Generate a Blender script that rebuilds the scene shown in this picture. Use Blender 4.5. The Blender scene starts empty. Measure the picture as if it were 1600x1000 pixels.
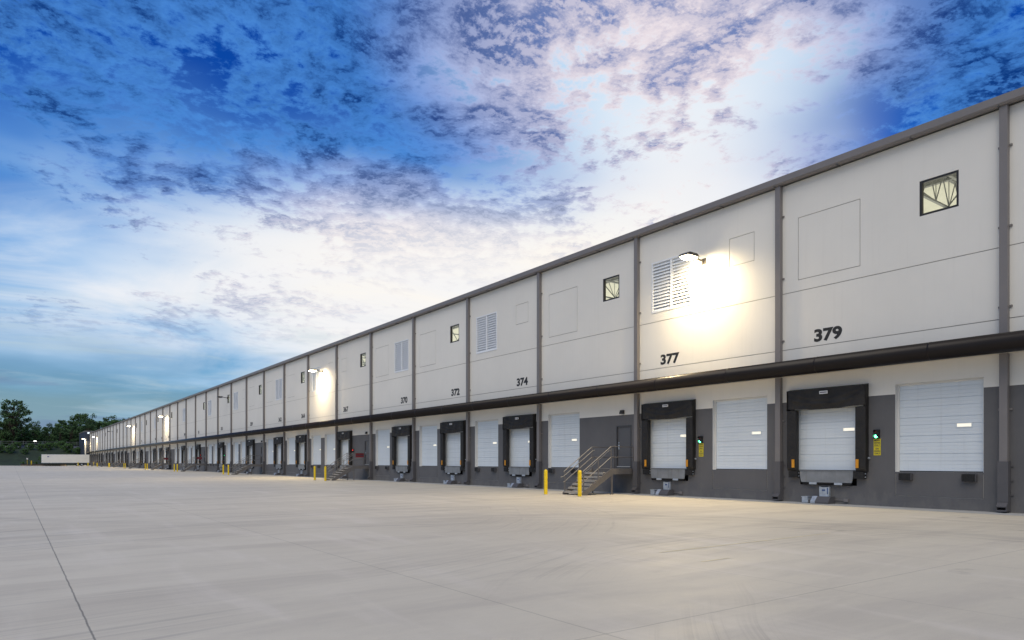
import bpy, math, random
from mathutils import Vector
R = math.radians
S = bpy.context.scene
COL = S.collection

# ------------------------------------------------------------------ camera
TH = math.atan(781.0 / 1075.0)            # camera heading, turned from the wall direction (+Y) towards the wall (+X)
CAM_H = 1.6
cd = bpy.data.cameras.new('camera')
cam = bpy.data.objects.new('camera', cd)
COL.objects.link(cam)
cam.location = (0, 0, CAM_H)
cam.rotation_euler = (R(90), 0, -TH)
cd.sensor_width = 36.0
cd.lens = 36.0 * 1075.0 / 1600.0
cd.shift_y = (721.0 - 500.0) / 1600.0
cd.clip_start = 0.1
cd.clip_end = 6000
S.camera = cam

# ------------------------------------------------------------------ view
S.view_settings.view_transform = 'Standard'
S.view_settings.look = 'None'
S.view_settings.exposure = 0.05
S.view_settings.gamma = 1.0
S.cycles.max_bounces = 6
S.cycles.diffuse_bounces = 4
S.cycles.glossy_bounces = 3
S.cycles.transparent_max_bounces = 8
S.cycles.sample_clamp_indirect = 4.0
S.cycles.use_denoising = True

# ------------------------------------------------------------------ node helper
class NT:
    def __init__(s, tree):
        s.t = tree; s.n = tree.nodes; s.l = tree.links
    def new(s, typ, **kw):
        nd = s.n.new(typ)
        for k, v in kw.items(): setattr(nd, k, v)
        return nd
    def put(s, sock, v):
        if v is None: return
        if hasattr(v, 'is_linked') or isinstance(v, bpy.types.NodeSocket): s.l.new(v, sock)
        else: sock.default_value = v
    def math(s, op, a, b=None, c=None, clamp=False):
        nd = s.new('ShaderNodeMath', operation=op); nd.use_clamp = clamp
        s.put(nd.inputs[0], a); s.put(nd.inputs[1], b)
        if c is not None: s.put(nd.inputs[2], c)
        return nd.outputs[0]
    def vmath(s, op, a, b=None):
        nd = s.new('ShaderNodeVectorMath', operation=op)
        s.put(nd.inputs[0], a)
        if op == 'SCALE': s.put(nd.inputs[3], b)
        elif b is not None: s.put(nd.inputs[1], b)
        return nd.outputs['Value'] if op in ('DOT_PRODUCT', 'LENGTH', 'DISTANCE') else nd.outputs[0]
    def sep(s, v):
        nd = s.new('ShaderNodeSeparateXYZ'); s.put(nd.inputs[0], v); return nd.outputs
    def comb(s, x, y, z):
        nd = s.new('ShaderNodeCombineXYZ')
        for i, v in enumerate((x, y, z)): s.put(nd.inputs[i], v)
        return nd.outputs[0]
    def noise(s, vec, scale, detail=4, rough=0.55, dist=0.0, out='Fac', lac=2.0):
        nd = s.new('ShaderNodeTexNoise'); s.put(nd.inputs['Vector'], vec)
        nd.inputs['Scale'].default_value = scale; nd.inputs['Detail'].default_value = detail
        nd.inputs['Roughness'].default_value = rough; nd.inputs['Distortion'].default_value = dist
        nd.inputs['Lacunarity'].default_value = lac
        return nd.outputs[out]
    def smooth(s, v, a, b, lo=0.0, hi=1.0):
        nd = s.new('ShaderNodeMapRange', interpolation_type='SMOOTHSTEP')
        s.put(nd.inputs[0], v); nd.inputs[1].default_value = a; nd.inputs[2].default_value = b
        nd.inputs[3].default_value = lo; nd.inputs[4].default_value = hi
        return nd.outputs[0]
    def lin(s, v, a, b, lo=0.0, hi=1.0):
        nd = s.new('ShaderNodeMapRange'); s.put(nd.inputs[0], v)
        nd.inputs[1].default_value = a; nd.inputs[2].default_value = b
        nd.inputs[3].default_value = lo; nd.inputs[4].default_value = hi
        return nd.outputs[0]
    def mix(s, f, a, b, mode='MIX'):
        nd = s.new('ShaderNodeMix', data_type='RGBA', blend_type=mode)
        s.put(nd.inputs[0], f)
        for k, v in ((6, a), (7, b)):
            if isinstance(v, tuple) and len(v) == 3: v = v + (1,)
            s.put(nd.inputs[k], v)
        return nd.outputs[2]
    def ramp(s, f, stops):
        nd = s.new('ShaderNodeValToRGB'); s.put(nd.inputs[0], f)
        e = nd.color_ramp.elements
        while len(e) < len(stops): e.new(0.5)
        for el, (p, c) in zip(e, stops): el.position = p; el.color = tuple(c) + (1,)
        return nd.outputs[0]

# ------------------------------------------------------------------ world: dusk sky with broken altocumulus
W_ = bpy.data.worlds.new('World'); S.world = W_; W_.use_nodes = True
k = NT(W_.node_tree); k.n.clear()
SUN_EL, SUN_AZ = R(55), R(-128)           # soft light comes from the open sky left of and behind the camera
tc = k.new('ShaderNodeTexCoord')
D = k.vmath('NORMALIZE', tc.outputs['Generated'])
dx, dy, dz = k.sep(D)[:3]
st, ct = math.sin(TH), math.cos(TH)
def pixdir(px, py):
    a = (px - 800) / 1075.0; b = (721 - py) / 1075.0
    return Vector((st + ct * a, ct - st * a, b)).normalized()
elev = k.math('ARCSINE', k.math('MAXIMUM', dz, 0.0))           # radians
el = k.math('DIVIDE', elev, R(60))
gdir = pixdir(740, 450)
# afterglow: wider along the horizon than up
gd = k.comb(k.math('MULTIPLY', k.math('SUBTRACT', dx, gdir.x), .62), k.math('MULTIPLY', k.math('SUBTRACT', dy, gdir.y), .62), k.math('MULTIPLY', k.math('SUBTRACT', dz, gdir.z), 2.15))
gang = k.vmath('LENGTH', gd)
q = k.comb(k.math('DIVIDE', dx, k.math('ADD', k.math('MAXIMUM', dz, 0.0), 0.10)), k.math('DIVIDE', dy, k.math('ADD', k.math('MAXIMUM', dz, 0.0), 0.10)), 0.0)
warpn = k.noise(q, 1.3, 3, 0.5, out='Color')
qw = k.vmath('ADD', q, k.vmath('SCALE', k.vmath('SUBTRACT', warpn, (0.5, 0.5, 0.5)), 0.22))
base = k.ramp(el, [(0.0, (.25, .36, .43)), (0.07, (.20, .34, .42)), (0.13, (.055, .25, .48)), (0.19, (.15, .34, .64)), (0.26, (.050, .20, .58)), (0.35, (.010, .110, .50)),
                   (0.46, (.003, .060, .36)), (0.85, (.002, .035, .25))])
glow_n = k.noise(q, 0.9, 4, 0.5)
ga = k.math('ADD', gang, k.lin(glow_n, 0.3, 0.7, 0.10, -0.10))
g1 = k.smooth(ga, 0.40, 0.13)
g3dir = pixdir(1010, 95)
g3 = k.smooth(k.math('ADD', k.vmath('DISTANCE', D, tuple(g3dir)), k.lin(glow_n, 0.3, 0.7, 0.06, -0.06)), 0.36, 0.05)
g2 = k.math('MAXIMUM', k.smooth(ga, 0.52, 0.20), g3)
sky = k.mix(k.math('MULTIPLY', g2, 0.75), base, (.26, .58, .93))
sky = k.mix(k.math('MULTIPLY', g3, 0.6), sky, (.60, .80, .97))
sky = k.mix(k.math('MULTIPLY', g1, 0.90), sky, (.88, .88, .90))
g4 = k.smooth(k.math('ADD', k.vmath('DISTANCE', D, tuple(pixdir(1060, 330))), k.lin(glow_n, 0.3, 0.7, 0.05, -0.05)), 0.30, 0.04)
sky = k.mix(k.math('MULTIPLY', g4, 0.85), sky, (.93, .91, .90))
g0 = k.smooth(gang, 0.34, 0.05)
sky = k.mix(k.math('MULTIPLY', g0, 0.85), sky, (1.0, .94, .84))
# thin streaky veil low in the sky
strk = k.noise(k.comb(k.math('MULTIPLY', dx, 1.6), k.math('MULTIPLY', dy, 1.6), k.math('MULTIPLY', dz, 6.5)), 1.7, 8, 0.60, 0.9)
sm = k.math('MULTIPLY', k.smooth(strk, 0.33, 0.62), k.math('MULTIPLY', k.smooth(dz, 0.08, 0.19), k.smooth(dz, 0.38, 0.22)))
sky = k.mix(k.math('MULTIPLY', sm, 0.85), sky, k.mix(g2, (.47, .63, .83), (.88, .88, .90)))
fine = k.noise(k.comb(k.math('MULTIPLY', dx, 2.4), k.math('MULTIPLY', dy, 2.4), k.math('MULTIPLY', dz, 22.0)), 2.2, 7, 0.6, 0.5)
sky = k.mix(k.math('MULTIPLY', k.smooth(fine, 0.45, 0.68), k.math('MULTIPLY', k.smooth(dz, 0.02, 0.08), k.smooth(dz, 0.24, 0.13, 0, .55))), sky, (.45, .58, .66))
low = k.noise(k.comb(k.math('MULTIPLY', dx, 3.0), k.math('MULTIPLY', dy, 3.0), k.math('MULTIPLY', dz, 26.0)), 1.9, 5, 0.5, 0.3)
lm = k.math('MULTIPLY', k.smooth(low, 0.48, 0.62), k.smooth(dz, 0.17, 0.06))
sky = k.mix(k.math('MULTIPLY', lm, 0.6), sky, (.15, .22, .38))
# altocumulus: small broken puffs gathered in large patches
reg = k.noise(k.vmath('ADD', q, (3.1, 1.7, 0.0)), 0.85, 3, 0.5)
puff = k.noise(qw, 18.0, 10, 0.66, 0.0)
mid = k.noise(qw, 4.2, 4, 0.55)
sunw = Vector((gdir.x, gdir.y, 0)).normalized() * 0.017
puff2 = k.noise(k.vmath('ADD', qw, (sunw.x, sunw.y, 0)), 18.0, 10, 0.66, 0.0)
dens = k.math('ADD', k.math('MULTIPLY', puff, 0.74), k.math('MULTIPLY', mid, 0.58))
dens = k.math('ADD', dens, k.lin(reg, 0.35, 0.65, -0.14, 0.16))
high = k.smooth(dz, 0.17, 0.40)
dens = k.math('ADD', dens, k.lin(high, 0, 1, -0.17, 0.05))
cm = k.math('MULTIPLY', k.math('MULTIPLY', k.smooth(dens, 0.580, 0.740), k.smooth(dz, 0.13, 0.24)), k.math('SUBTRACT', 1.0, k.math('MAXIMUM', k.math('MULTIPLY', g0, 0.85), k.math('MULTIPLY', g1, 0.45))))
rim = k.smooth(k.math('SUBTRACT', puff, puff2), -0.07, 0.09)
core = k.smooth(k.math('ADD', k.math('MULTIPLY', puff, 0.55), k.math('ADD', k.math('MULTIPLY', mid, 0.55), k.lin(reg, 0.35, 0.65, -0.05, 0.07))), 0.49, 0.66)
gc = k.math('MAXIMUM', k.math('MAXIMUM', k.smooth(ga, 0.40, 0.15), k.math('MULTIPLY', g3, .9)), g4)
lit_c = k.mix(gc, (.075, .27, .72), (.98, .83, .80))
dark_c = k.mix(gc, (.003, .036, .19), (.15, .21, .47))
cc = k.mix(k.math('MULTIPLY', core, k.math('SUBTRACT', 1.0, k.math('MULTIPLY', rim, 0.6))), lit_c, dark_c)
sky = k.mix(k.math('MULTIPLY', cm, 0.93), sky, cc)
# the open sky away from the afterglow is a plain bright dusk sky
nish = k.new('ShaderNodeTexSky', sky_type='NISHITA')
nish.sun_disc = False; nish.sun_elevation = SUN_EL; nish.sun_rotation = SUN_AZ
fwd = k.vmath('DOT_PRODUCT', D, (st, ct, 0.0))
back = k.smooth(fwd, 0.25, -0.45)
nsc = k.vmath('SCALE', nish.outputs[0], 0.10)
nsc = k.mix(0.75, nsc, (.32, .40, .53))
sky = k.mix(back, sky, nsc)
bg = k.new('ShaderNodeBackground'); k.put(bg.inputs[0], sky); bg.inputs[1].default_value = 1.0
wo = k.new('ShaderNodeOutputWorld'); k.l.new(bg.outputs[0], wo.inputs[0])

# ------------------------------------------------------------------ sun: very soft, low-contrast dusk light
sl = bpy.data.lights.new('sun', 'SUN'); sl.energy = 1.75; sl.angle = R(50); sl.color = (1.0, .90, .76)
so = bpy.data.objects.new('sun', sl); COL.objects.link(so)
sv = Vector((math.sin(SUN_AZ) * math.cos(SUN_EL), math.cos(SUN_AZ) * math.cos(SUN_EL), math.sin(SUN_EL)))
so.rotation_euler = sv.to_track_quat('Z', 'Y').to_euler()

# ------------------------------------------------------------------ materials
def mat(name, col, rough=0.6, metal=0.0, var=0.10, vscale=1.5, bump=0.0, bscale=30.0, spec=0.5, stretch=(1, 1, 1), emit=None, estr=0.0, dirt=None, rnd=0.0, splash=None):
    m = bpy.data.materials.new(name); m.use_nodes = True
    t = NT(m.node_tree); b = t.n['Principled BSDF']
    g = t.new('ShaderNodeNewGeometry')
    P = t.vmath('MULTIPLY', g.outputs['Position'], stretch)
    n = t.noise(P, vscale, 5, 0.6)
    lo = tuple(c * (1 - var) for c in col); hi = tuple(min(1, c * (1 + var)) for c in col)
    c = t.mix(t.lin(n, 0.3, 0.7), lo, hi)
    if dirt:
        n2 = t.noise(t.vmath('MULTIPLY', g.outputs['Position'], (1.0, 3.0, 0.12)), 2.2, 6, 0.65)
        c = t.mix(t.math('MULTIPLY', t.smooth(n2, 0.5, 0.75), dirt[1]), c, dirt[0])
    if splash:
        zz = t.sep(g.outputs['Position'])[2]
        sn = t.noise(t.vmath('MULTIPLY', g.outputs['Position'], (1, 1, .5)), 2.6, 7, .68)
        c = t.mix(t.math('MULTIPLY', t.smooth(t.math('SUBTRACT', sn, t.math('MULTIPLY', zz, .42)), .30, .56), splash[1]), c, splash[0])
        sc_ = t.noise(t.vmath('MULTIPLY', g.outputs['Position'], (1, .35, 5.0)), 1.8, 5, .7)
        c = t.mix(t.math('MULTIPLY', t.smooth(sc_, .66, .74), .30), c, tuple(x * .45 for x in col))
    if rnd:
        rr_ = t.new('ShaderNodeObjectInfo').outputs['Random']
        c = t.mix(1.0, c, t.mix(rr_, (1 - rnd,) * 3, (1.0, 1.0, 1.0)), 'MULTIPLY')
    t.put(b.inputs['Base Color'], c)
    b.inputs['Roughness'].default_value = rough; b.inputs['Metallic'].default_value = metal
    b.inputs['Specular IOR Level'].default_value = spec
    if bump > 0:
        bn = t.new('ShaderNodeBump'); bn.inputs['Strength'].default_value = bump; bn.inputs['Distance'].default_value = 0.02
        t.put(bn.inputs['Height'], t.noise(g.outputs['Position'], bscale, 6, 0.6)); t.l.new(bn.outputs[0], b.inputs['Normal'])
    if emit:
        b.inputs['Emission Color'].default_value = emit + (1,); b.inputs['Emission Strength'].default_value = estr
    return m

M = {}
M['wall_white'] = mat('painted_concrete_white', (.725, .708, .668), .75, var=.03, vscale=.35, bump=.10, bscale=18, dirt=((.60, .58, .54), .16), rnd=.05)
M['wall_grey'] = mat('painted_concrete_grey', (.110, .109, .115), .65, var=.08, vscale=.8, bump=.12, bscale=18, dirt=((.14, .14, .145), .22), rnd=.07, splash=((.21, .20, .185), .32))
M['reveal'] = mat('reveal_joint', (.33, .32, .31), .8)
M['metal_grey'] = mat('grey_trim_paint', (.185, .172, .172), .45, var=.05)
M['metal_dark'] = mat('dark_guard_paint', (.085, .083, .09), .5, var=.08)
M['canopy'] = mat('canopy_brown_paint', (.012, .0085, .008), .30, var=.12, vscale=.6, spec=.26)
M['soffit'] = mat('soffit_panel', (.62, .58, .50), .6, var=.04)
M['door_white'] = mat('door_white_steel', (.67, .73, .79), .42, var=.03, vscale=.7, dirt=((.52, .55, .58), .30), rnd=.07)
M['trim_white'] = mat('jamb_paint', (.64, .64, .63), .5, var=.04)
M['vision'] = mat('lit_vision_panel', (.8, .78, .7), .2, emit=(1.0, .92, .72), estr=.66, rnd=.1)
M['bronze'] = mat('bronze_frame', (.022, .019, .017), .4)
M['louvre'] = mat('louvre_paint', (.72, .75, .79), .5, var=.03)
M['number'] = mat('number_paint', (.018, .018, .019), .6)
M['fabric'] = mat('dock_pad_fabric', (.018, .0165, .016), .62, var=.35, vscale=2.0, bump=.8, bscale=4, spec=.4)
M['yellow_strip'] = mat('guide_strip_yellow', (.60, .26, .012), .5, var=.08)
M['label_white'] = mat('maker_tag', (.72, .72, .74), .5)
M['ink'] = mat('printed_ink', (.03, .035, .06), .6)
M['rubber'] = mat('bumper_rubber', (.013, .013, .014), .7, var=.3, vscale=5, bump=.3)
M['lip'] = mat('leveler_steel', (.20, .215, .235), .5, metal=.0, var=.15, vscale=2.5, dirt=((.12, .11, .10), .5))
M['pit'] = mat('pit_dark', (.012, .012, .013), .9)
M['galv'] = mat('galvanised_steel', (.42, .47, .54), .42, metal=.35, var=.2, vscale=6)
M['blue_tag'] = mat('restraint_tag', (.05, .09, .22), .5)
M['light_body'] = mat('signal_housing', (.012, .013, .013), .5)
M['red_off'] = mat('red_lens_off', (.10, .008, .008), .2)
M['green_off'] = mat('green_lens_off', (.005, .05, .02), .2)
M['green_on'] = mat('green_lens_lit', (.05, .6, .2), .2, emit=(.10, 1.0, .38), estr=9.0)
M['red_on'] = mat('red_lens_lit', (.6, .05, .03), .2, emit=(1.0, .05, .04), estr=6.0)
M['sign_yellow'] = mat('sign_yellow', (.60, .50, .02), .45, var=.05)
M['sign_red'] = mat('sign_red', (.20, .010, .014), .45, var=.05)
M['stair'] = mat('stair_grey_paint', (.125, .117, .115), .45, var=.12, vscale=3)
M['rail'] = mat('rail_paint_lit', (.25, .235, .215), .4, var=.08)  # lighter, warmer copy of the stair paint: lamp highlights put into the colour
M['tread'] = mat('tread_steel', (.33, .31, .28), .55, var=.15, vscale=5)
M['mandoor'] = mat('mandoor_paint', (.088, .088, .095), .45, var=.04)
M['mandoor_frame'] = mat('mandoor_frame_paint', (.055, .055, .06), .45, var=.04)
M['bollard'] = mat('bollard_yellow', (.74, .53, .008), .4, var=.06, vscale=3, dirt=((.45, .30, .02), .3))
M['lamp_body'] = mat('lamp_housing', (.035, .033, .032), .45)
M['lens'] = mat('lamp_lens_lit', (1, .95, .85), .2, emit=(1.0, .83, .52), estr=60.0)
M['deck'] = mat('roof_deck_cream', (.74, .72, .62), .6, var=.04)
M['joist'] = mat('joist_grey', (.26, .26, .25), .5)
M['inner'] = mat('inner_wall', (.6, .6, .56), .7)
M['roof'] = mat('roof_membrane', (.5, .5, .5), .8)
M['annex'] = mat('annex_navy_wall', (.035, .045, .075), .6, var=.08)
M['trailer'] = mat('trailer_white', (.78, .76, .72), .35, var=.04, vscale=.4)
M['tyre'] = mat('tyre_black', (.015, .015, .015), .8)
M['chassis'] = mat('chassis_dark', (.03, .025, .022), .6)
M['trailer_mark'] = mat('trailer_mark_blue', (.08, .09, .30), .5)
M['car_white'] = mat('car_paint_white', (.55, .56, .6), .3)
M['car_silver'] = mat('car_paint_silver', (.28, .29, .33), .3)
M['car_dark'] = mat('car_paint_blue', (.05, .07, .14), .3)
M['car_glass'] = mat('car_glass', (.02, .02, .025), .1)
M['fence'] = mat('fence_paint_white', (.16, .17, .165), .5)
M['bark'] = mat('bark', (.06, .045, .033), .9, var=.3, vscale=6, bump=.5)
M['sign_metal'] = mat('sign_metal', (.6, .6, .6), .5)
M['mulch'] = mat('mulch_bed', (.06, .035, .025), .9, var=.5, vscale=3)
M['curb'] = mat('curb_concrete', (.45, .43, .38), .8)
M['glass'] = bpy.data.materials.new('window_glass'); M['glass'].use_nodes = True
t = NT(M['glass'].node_tree); t.n.clear()
tr = t.new('ShaderNodeBsdfTransparent'); tr.inputs[0].default_value = (.93, .95, .93, 1)
gl = t.new('ShaderNodeBsdfGlossy'); gl.inputs['Roughness'].default_value = .03
fr = t.new('ShaderNodeFresnel'); fr.inputs[0].default_value = 1.45
mx = t.new('ShaderNodeMixShader'); t.put(mx.inputs[0], fr.outputs[0]); t.l.new(tr.outputs[0], mx.inputs[1]); t.l.new(gl.outputs[0], mx.inputs[2])
ou = t.new('ShaderNodeOutputMaterial'); t.l.new(mx.outputs[0], ou.inputs[0])

def leaf_mat(name, a, b):
    m = bpy.data.materials.new(name); m.use_nodes = True
    t = NT(m.node_tree); p = t.n['Principled BSDF']
    g = t.new('ShaderNodeNewGeometry')
    n = t.noise(g.outputs['Position'], .45, 3, .6)
    c = t.mix(t.lin(n, .35, .65), a, b)
    c = t.mix(t.math('MULTIPLY', g.outputs['Random Per Island'], .5), c, tuple(x * 1.5 for x in b))
    t.put(p.inputs['Base Color'], c); p.inputs['Roughness'].default_value = .7
    p.inputs['Specular IOR Level'].default_value = .2
    return m
M['leaf_a'] = leaf_mat('foliage_dark', (.032, .066, .028), (.058, .110, .042))
M['leaf_b'] = leaf_mat('foliage_mid', (.040, .084, .030), (.074, .140, .048))
M['leaf_c'] = leaf_mat('foliage_light', (.05, .11, .03), (.09, .17, .04))

def yard_material():
    m = bpy.data.materials.new('yard_concrete'); m.use_nodes = True
    t = NT(m.node_tree); b = t.n['Principled BSDF']
    P = t.new('ShaderNodeNewGeometry').outputs['Position']
    x, y, z = t.sep(P)[:3]
    # broad patches, trowel streaks, fine aggregate
    n1 = t.noise(P, .11, 5, .55, .4)
    n2 = t.noise(t.vmath('MULTIPLY', P, (.35, 1.6, 1)), .55, 6, .62, .5)
    n3 = t.noise(t.vmath('MULTIPLY', P, (1.6, .25, 1)), .7, 6, .6, .3)
    n4 = t.noise(t.vmath('MULTIPLY', P, (.6, 1.0, 1)), 6.0, 7, .75)
    n5 = t.noise(P, 70.0, 3, .7)
    c = t.mix(t.lin(n1, .3, .7), (.525, .477, .372), (.622, .567, .447))
    c = t.mix(t.math('MULTIPLY', t.smooth(n2, .44, .70), .60), c, (.40, .36, .30))
    c = t.mix(t.math('MULTIPLY', t.smooth(n3, .50, .72), .50), c, (.70, .64, .55))
    c = t.mix(t.lin(n4, .2, .8, 0, .34), c, (.38, .35, .31))
    c = t.mix(t.lin(n5, .3, .75, 0, .25), c, (.72, .67, .58))
    # turning tyre marks: families of arcs left by trucks swinging towards the docks
    tm = None
    for i, (cx, cy, r0, r1, amp) in enumerate([(4.8, 4.6, 10.8, 14.8, 1.0), (7.5, 7.0, 12.5, 16.2, .75), (-2.0, 27.0, 16.0, 21.0, .6), (10.5, 30.0, 11.0, 14.0, .5), (13.0, -3.0, 9.5, 13.5, .8), (0, 60, 18, 24, .5)]):
        dxx = t.math('SUBTRACT', x, cx); dyy = t.math('SUBTRACT', y, cy)
        rr = t.math('SQRT', t.math('ADD', t.math('MULTIPLY', dxx, dxx), t.math('MULTIPLY', dyy, dyy)))
        wob = t.noise(P, .16, 2, .5)
        rr = t.math('ADD', rr, t.lin(wob, 0, 1, -.5, .5))
        band = t.math('MULTIPLY', t.smooth(rr, r0, r0 + .8), t.smooth(rr, r1, r1 - .8))
        ln = t.noise(t.comb(rr, i * 7.3, 0.0), 5.0, 4, .75)
        ang = t.noise(t.vmath('ADD', P, (i * 11.0, 5, 0)), .22, 3, .6)
        f = t.math('MULTIPLY', t.math('MULTIPLY', band, t.smooth(ln, .46, .64)), t.smooth(ang, .36, .62))
        f = t.math('MULTIPLY', f, amp)
        tm = f if tm is None else t.math('MAXIMUM', tm, f)
    c = t.mix(t.math('MULTIPLY', tm, .68), c, (.21, .19, .17))
    # straight lanes of rubber along the dock face
    ln2 = t.noise(t.comb(t.math('MULTIPLY', x, 1.0), t.math('MULTIPLY', y, .03), 0), 1.1, 4, .7)
    f = t.math('MULTIPLY', t.smooth(ln2, .52, .70), t.smooth(x, 9.0, 17.0))
    c = t.mix(t.math('MULTIPLY', f, .30), c, (.27, .255, .235))
    # oil spots by the docks
    sp = t.noise(P, .75, 4, .6)
    f = t.math('MULTIPLY', t.smooth(sp, .66, .76), t.smooth(x, 2, 20, .35, 1.0))
    c = t.mix(t.math('MULTIPLY', f, .45), c, (.16, .14, .12))
    # sawn joints
    jw = t.lin(t.noise(P, 3.0, 3, .6), .3, .7, -.005, .005)
    def joint(co, pos, half, st_, c):
        dd = t.math('ABSOLUTE', t.math('SUBTRACT', t.math('ADD', co, jw), pos))
        return t.mix(t.math('MULTIPLY', t.smooth(dd, half * 1.5, half * .6), st_), c, (.045, .043, .042))
    c = joint(x, .60, .0085, .6, c)
    c = joint(x, 4.45, .009, .32, c)
    c = joint(y, 4.65, .009, .32, c)
    for px_ in (-3.25, -7.1, 8.3, 12.15, 16.0, 19.85, 23.5):
        c = joint(x, px_, .010, .20, c)
    md = t.math('ABSOLUTE', t.math('SUBTRACT', t.math('MODULO', t.math('ADD', y, 400 - 4.65), 9.2), 4.6))
    md2 = t.math('SUBTRACT', 4.6, md)
    c = t.mix(t.math('MULTIPLY', t.smooth(md2, .016, .005), .14), c, (.05, .05, .05))
    t.put(b.inputs['Base Color'], c)
    t.put(b.inputs['Roughness'], t.lin(n2, .3, .7, .50, .72))
    b.inputs['Specular IOR Level'].default_value = .35
    bn = t.new('ShaderNodeBump'); bn.inputs['Strength'].default_value = .22; bn.inputs['Distance'].default_value = .01
    t.put(bn.inputs['Height'], t.math('ADD', n5, t.math('MULTIPLY', n4, 1.5))); t.l.new(bn.outputs[0], b.inputs['Normal'])
    return m
M['yard'] = yard_material()
M['apron_shade'] = mat('apron_concrete_shaded', (.40, .40, .385), .7, var=.12, vscale=.9, bump=.2, bscale=40)  # apron concrete, darkened and greyed to carry the shade under the canopy
M['stripe'] = mat('worn_stripe_paint', (.70, .62, .42), .7, var=.15, vscale=3)
M['grass'] = mat('bank_grass', (.014, .028, .012), .9, var=.45, vscale=.35, bump=.6, bscale=3)
M['path_light'] = mat('far_pavement', (.55, .52, .38), .8)

# ------------------------------------------------------------------ mesh helpers
class MB:
    def __init__(s): s.v = []; s.f = []; s.m = []
    def quad(s, pts, m=0):
        i = len(s.v); s.v += [tuple(p) for p in pts]; s.f.append(tuple(range(i, i + len(pts)))); s.m.append(m)
    def box(s, x0, x1, y0, y1, z0, z1, m=0):
        i = len(s.v)
        s.v += [(x, y, z) for x in (x0, x1) for y in (y0, y1) for z in (z0, z1)]
        for f in ((0, 1, 3, 2), (4, 6, 7, 5), (0, 4, 5, 1), (2, 3, 7, 6), (0, 2, 6, 4), (1, 5, 7, 3)):
            s.f.append(tuple(i + a for a in f)); s.m.append(m)
    def prism(s, poly, lo, hi, axis='y', m=0):
        """poly: 2-D outline; axis y -> outline in (x,z), axis x -> (y,z), axis z -> (x,y)"""
        n = len(poly); i = len(s.v)
        def pt(a, b, h): return {'y': (a, h, b), 'x': (h, a, b), 'z': (a, b, h)}[axis]
        s.v += [pt(a, b, lo) for a, b in poly] + [pt(a, b, hi) for a, b in poly]
        s.f.append(tuple(range(i, i + n))); s.m.append(m)
        s.f.append(tuple(range(i + 2 * n - 1, i + n - 1, -1))); s.m.append(m)
        for j in range(n):
            s.f.append((i + j, i + (j + 1) % n, i + n + (j + 1) % n, i + n + j)); s.m.append(m)
    def tube(s, p0, p1, r, n=8, m=0, r1=None):
        p0 = Vector(p0); p1 = Vector(p1); d = (p1 - p0).normalized()
        a = d.orthogonal().normalized(); b = d.cross(a); i = len(s.v); r1 = r if r1 is None else r1
        for p, rr in ((p0, r), (p1, r1)):
            for j in range(n):
                t_ = 2 * math.pi * j / n
                s.v.append(tuple(p + a * rr * math.cos(t_) + b * rr * math.sin(t_)))
        for j in range(n):
            s.f.append((i + j, i + (j + 1) % n, i + n + (j + 1) % n, i + n + j)); s.m.append(m)
        s.f.append(tuple(range(i + n - 1, i - 1, -1))); s.m.append(m)
        s.f.append(tuple(range(i + n, i + 2 * n))); s.m.append(m)
    def lathe(s, prof, c, n=14, m=0):
        i = len(s.v)
        for r, z in prof:
            for j in range(n):
                t_ = 2 * math.pi * j / n
                s.v.append((c[0] + r * math.cos(t_), c[1] + r * math.sin(t_), c[2] + z))
        for a in range(len(prof) - 1):
            for j in range(n):
                s.f.append((i + a * n + j, i + a * n + (j + 1) % n, i + (a + 1) * n + (j + 1) % n, i + (a + 1) * n + j)); s.m.append(m)
    def mesh(s, name, mats, smooth=False):
        me = bpy.data.meshes.new(name); me.from_pydata(s.v, [], s.f)
        for x in mats: me.materials.append(x)
        if len(mats) > 1: me.polygons.foreach_set('material_index', s.m)
        if smooth: me.polygons.foreach_set('use_smooth', [True] * len(me.polygons))
        me.update()
        import bmesh
        bm = bmesh.new(); bm.from_mesh(me); bmesh.ops.recalc_face_normals(bm, faces=bm.faces); bm.to_mesh(me); bm.free()
        return me
    def build(s, name, mats, parent=None, smooth=False, loc=(0, 0, 0)):
        if not isinstance(mats, (list, tuple)): mats = [mats]
        return link(name, s.mesh(name, mats, smooth), parent, loc)

def link(name, data, parent=None, loc=(0, 0, 0)):
    o = bpy.data.objects.new(name, data); COL.objects.link(o); o.location = loc
    if parent is not None: o.parent = parent
    return o
def tag(o, label=None, cat=None, group=None, kind=None):
    if label: o['label'] = label
    if cat: o['category'] = cat
    if group: o['group'] = group
    if kind: o['kind'] = kind
    return o
def thing(name, label, cat, loc, group=None):
    return tag(link(name, None, None, loc), label, cat, group)
KIDS = {}
def kids(o):
    return list(o.children)
def dup(root, loc, label):
    r = root.copy(); COL.objects.link(r); r.location = loc; r['label'] = label
    def rec(a, b):
        for ch in kids(a):
            c = ch.copy(); COL.objects.link(c); c.parent = b; rec(ch, c)
    rec(root, r)
    return r

def text_mesh(s, size, sx=1.0, offset=0.0, depth=0.004):
    cu = bpy.data.curves.new('lettering', 'FONT'); cu.body = s; cu.size = size; cu.offset = offset
    cu.align_x = 'CENTER'; cu.extrude = depth / 2; cu.resolution_u = 4
    o = bpy.data.objects.new('lettering', cu); COL.objects.link(o)
    bpy.context.view_layer.update()
    dg = bpy.context.evaluated_depsgraph_get()
    me = bpy.data.meshes.new_from_object(o.evaluated_get(dg))
    bpy.data.objects.remove(o)
    for v in me.vertices:                       # reads along -Y, faces -X
        x, y, z = v.co; v.co = (-z, -x * sx, y)
    return me

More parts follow.
